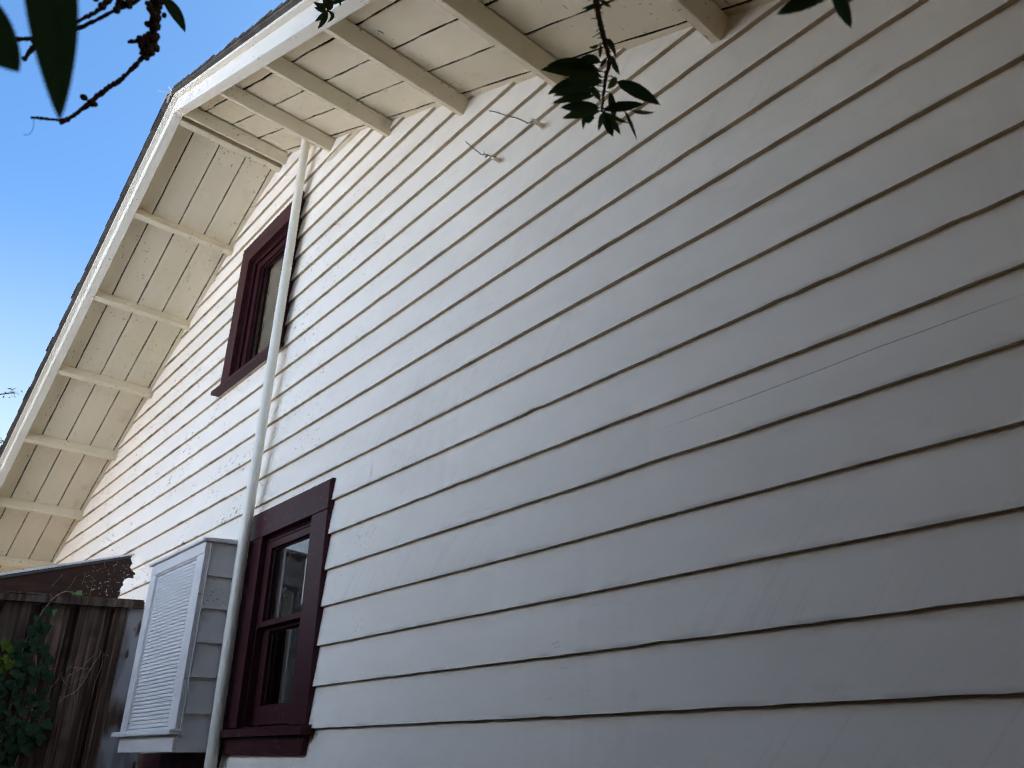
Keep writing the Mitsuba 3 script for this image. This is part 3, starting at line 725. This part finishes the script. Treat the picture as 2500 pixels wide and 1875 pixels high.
T1 = [[-.5652, -1.5886, 1.9927], [-.5575, -1.5701, 2.0017], [-.5419, -1.5464, 2.0178], [-.5262, -1.5313, 2.0329], [-.5122, -1.5178, 2.0451], [-.4888, -1.5023, 2.0645], [-.4589, -1.4914, 2.0877], [-.42, -1.495, 2.17]]
T2 = [[-.5631, -1.5722, 1.9801], [-.5518, -1.5673, 1.993], [-.5313, -1.5484, 2.0146], [-.5217, -1.5397, 2.0238], [-.5086, -1.5325, 2.036], [-.4864, -1.5204, 2.0553], [-.4528, -1.4925, 2.0798]]
T3 = [[-.6143, -1.5343, 1.9791], [-.6053, -1.5253, 1.9897], [-.589, -1.5144, 2.008], [-.5762, -1.5045, 2.0214], [-.558, -1.4954, 2.0395]]
T3m = [[-.558, -1.4954, 2.0395], [-.5506, -1.4935, 2.0468], [-.5394, -1.4974, 2.0584], [-.5262, -1.5028, 2.0715], [-.5078, -1.5083, 2.0886], [-.476, -1.5096, 2.1147], [-.42, -1.50, 2.18]]
B1 = put('twig', knobbly(T1, .0016, 1), 'bark', BT, label='bare twig with round seed capsules at the upper left')
put('capsule', capsule_cluster(T1[3:6], 16, .0030, .0035, 2), 'capsule', B1)
B2 = put('twig', knobbly(T2, .0017, 3), 'bark', BT)
put('capsule', capsule_cluster(T2[3:6], 18, .0032, .0040, 4), 'capsule', B2)
put('capsule', capsule_cluster([T2[1], T2[1]], 2, .0034, .0012, 9), 'capsule', B2)
B3 = put('twig', knobbly(T3, .0021, 5, 10), 'bark', BT, label='long bare twig hanging down to the left')
put('capsule', capsule_cluster([[-.5985, -1.5205, 1.9975], [-.5965, -1.519, 1.9995]], 3, .0030, .0022, 6), 'capsule', B3)
put('spur', knobbly([[-.6183, -1.5546, 1.9752], [-.6157, -1.5452, 1.9781], [-.613, -1.535, 1.9809]], .0012, 7), 'bark', B3)
put('thread', tube(smooth_path([[-.6185, -1.552, 1.9748], [-.6225, -1.5502, 1.9694], [-.6262, -1.5513, 1.9646], [-.6277, -1.5547, 1.9627]], 5), .00025, 4), 'dry_stem', B3)
B4 = put('twig', knobbly(T3m, .0040, 8), 'bark', BT, label='thick twig crowded with seed capsules')
put('capsule', capsule_cluster(T3m[:5], 110, .0028, .0030, 10), 'capsule', B4)
put('spur', knobbly([[-.5568, -1.5108, 2.0428], [-.5517, -1.5022, 2.0469], [-.5457, -1.4968, 2.0522]], .0016, 12), 'bark', B4)
DS = [[-.3815, -1.1069, 2.1002], [-.369, -1.1162, 2.115], [-.3579, -1.1225, 2.1262], [-.3517, -1.1253, 2.1316], [-.3473, -1.133, 2.1395], [-.3422, -1.1445, 2.1499], [-.338, -1.1533, 2.1577], [-.3304, -1.1654, 2.1692], [-.3139, -1.1852, 2.1885], [-.2909, -1.2136, 2.2136]]
s = smooth_path(DS, 7)
BD = put('sprig', tube(s + np.random.default_rng(3).normal(0, .0003, s.shape), np.interp(np.linspace(0, 1, len(s)), [0, .3, .6, 1], [.0012, .0022, .0026, .0042]) * np.random.default_rng(4).uniform(.85, 1.2, len(s)), 8), 'bark', BT, label='leafy hanging sprig in front of the eaves')
put('bud', cat_mesh([tube([p, p + np.random.default_rng(i).normal(0, .0045, 3)], [.0012, .0004], 4) for i, p in enumerate(s[28:60:1])]), 'bark', BD)
for i, (p, w) in enumerate(DL):
    q = np.random.default_rng(100 + i)
    put('leaf', leaf_mesh(p, w * 1.05, CAM, q.uniform(-.35, .35), q.uniform(.08, .2)), 'leaf_green', BD)
    # the short stalk from the stem
    b = np.array(p[0]); j = np.argmin(np.linalg.norm(s - b, axis=1))
    if np.linalg.norm(s[j] - b) > .002:
        put('stalk', tube(smooth_path([s[j], (s[j] + b) / 2 + [0, 0, .001], b], 3), .0006, 5), 'bark', BD)
for i, (p, w) in enumerate(OL):
    put('leaf', leaf_mesh(p, w, CAM, .15, .1, 16), 'leaf_green', B4 if i == 2 else BT, label=('large out-of-focus leaf at the top left', 'out-of-focus leaf tip at the left edge', None)[i])
put('twig', tube(smooth_path([[-.2148, -1.5829, 1.7503], [-.19, -1.60, 1.79], [-.17, -1.63, 2.0], [-.2, -1.62, 2.52]], 5), .0016, 6), 'bark', BT)
put('twig', tube(smooth_path([[-.2626, -1.6077, 1.7437], [-.23, -1.62, 1.80], [-.19, -1.63, 2.05]], 5), .0016, 6), 'bark', BT)
BC = put('sprig', tube(smooth_path([[-1.0179, -1.1511, 2.9235], [-1.0402, -1.142, 2.9045], [-1.0563, -1.1342, 2.89], [-1.0666, -1.1303, 2.881]], 4), .003, 6), 'bark', BT, label='small leafy sprig over the barge board')
BE = put('twig', tube(smooth_path([[-.0766, -1.2533, 1.8773], [-.066, -1.258, 1.886], [-.06, -1.262, 1.90]], 3), .0012, 6), 'bark', BT)
for i, (p, w) in enumerate(EL):
    put('leaf', leaf_mesh(p, w, CAM, np.random.default_rng(50 + i).uniform(-.4, .4), .12), 'leaf_green', BE if i < 3 else BC)
for a, b in (([-.0984, -1.2413, 1.8887], [-.066, -1.258, 1.90]), ([-.0911, -1.2191, 1.9116], [-.062, -1.26, 1.92])):
    put('stalk', tube([a, b], .0007, 5), 'bark', BE)

# ------------------------------------------------------------------ a tree far behind, its twig tips past the eave
FT = thing('distant_tree', 'far tree whose fine leafy twig tips show past the left eave', 'tree')
put('trunk', tube(smooth_path([(-14.5, -4.2, 0), (-14.4, -4.1, 2.5), (-14.4, -4.2, 5.0), (-14.5, -4.5, 11.5)], 5), np.linspace(.22, .05, 16), 10), 'bark', FT)
fl, ft = [], []
r3 = np.random.default_rng(21)
tw = [([(-14.3, -3.0, 5.2), (-13.3, -1.4, 6.0), (-13.12, -.67, 6.30), (-13.05, -.40, 6.44), (-13.02, -.30, 6.475), (-13.0, -.20, 6.51)], 26), ([(-14.3, -3.0, 5.0), (-13.5, -1.4, 5.6), (-13.28, -.52, 5.80), (-13.26, -.2, 5.80), (-13.24, -.095, 5.80)], 46), ([(-14.3, -3.0, 4.8), (-13.5, -1.3, 5.4), (-13.34, -.46, 5.60), (-13.30, -.18, 5.64), (-13.29, -.10, 5.645)], 36), ([(-14.3, -3.0, 4.8), (-13.5, -1.3, 5.3), (-13.4, -.6, 5.45), (-13.3, -.16, 5.50)], 30)]
for _ in range(150):  # high unseen crown, shaped to block sky light and darken the upper pane
    a = r3.normal(0, 1, 3); a /= np.linalg.norm(a)
    e = np.array([-14.6, -4.9, 10.4]) + a * np.array([3.0, 3.4, 3.9]) * r3.uniform(.6, 1)
    e[1] = min(e[1], -2.8)
    b0 = np.array([-14.5, -4.5, r3.uniform(7.0, 10.0)])
    tw.append(([tuple(b0), tuple((b0 + e) / 2 + [0, 0, .2]), tuple(e)], 100))
for pts, nlf in tw:
    s = smooth_path(pts, 8)
    ft.append(tube(s, np.linspace(.02, .004, len(s)), 5))
    for _ in range(nlf):
        i = int(len(s) * r3.uniform(.2, 1.0)) if nlf > 80 else int(len(s) * r3.uniform(.6, 1.0))
        c = s[min(i, len(s) - 1)] + r3.normal(0, .035 if nlf < 80 else .3, 3)
        c[1] = c[1] if nlf < 80 else min(c[1], -2.7 - .2 * r3.random())
        d = r3.normal(0, 1, 3); d /= np.linalg.norm(d)
        a = np.cross(d, r3.normal(0, 1, 3)); a /= np.linalg.norm(a)
        o = len(fl) * 4
        q = 1.0 if nlf < 80 else 3.2
        fl.append([c, c + d * .025 * q + a * .011 * q, c + d * .055 * q, c + d * .025 * q - a * .011 * q])
put('twigs', cat_mesh(ft), 'bark', FT, kind='stuff')
fv = np.array(fl).reshape(-1, 3)
idx = np.arange(len(fl)) * 4
put('crown', trimesh.Trimesh(fv, np.vstack([np.stack([idx, idx + 1, idx + 2], 1), np.stack([idx, idx + 2, idx + 3], 1)]), process=False), 'far_leaf', FT, kind='stuff')

# ------------------------------------------------------------------ unseen houses and screens added to block and bounce light
NB = thing('added_house', 'unseen dark brown house added to block light from the wall', 'house')
put('wall', bx(-2.0, 9, -10, -2.25, 0.05, 3.6), 'blocker_dark', NB)
put('roof', prism_xz(Polygon([(-2.15, 3.61), (9.4, 3.61), (9.4, 3.74), (-2.15, 3.74)]), -10.5, -1.95), 'blocker_trim', NB)
NC = thing('added_house', 'unseen pale blue house added to bounce sunlight onto the wall', 'house')
put('wall', bx(-6.2, -1.3, -12, -3.7, 0.05, 4.1), 'bounce_pale', NC)
put('roof', prism_xz(Polygon([(-6.3, 4.11), (-1.2, 4.11), (-1.2, 4.19), (-6.3, 4.19)]), -12.1, -3.62), 'bounce_pale', NC)
GW = thing('light_screen', 'unseen low dark screens added to keep light off the lower wall', 'wall')
put('panel', bx(-4.0, -2.01, -2.36, -2.26, 0.05, 2.35), 'light_screen', GW)
put('coping', bx(-4.02, -2.01, -2.38, -2.24, 2.351, 2.39), 'light_screen', GW)
put('panel', bx(1.25, 1.33, -2.22, -.02, 0.05, 1.75), 'light_screen', GW)  # added to keep light from the ground at right off the wall
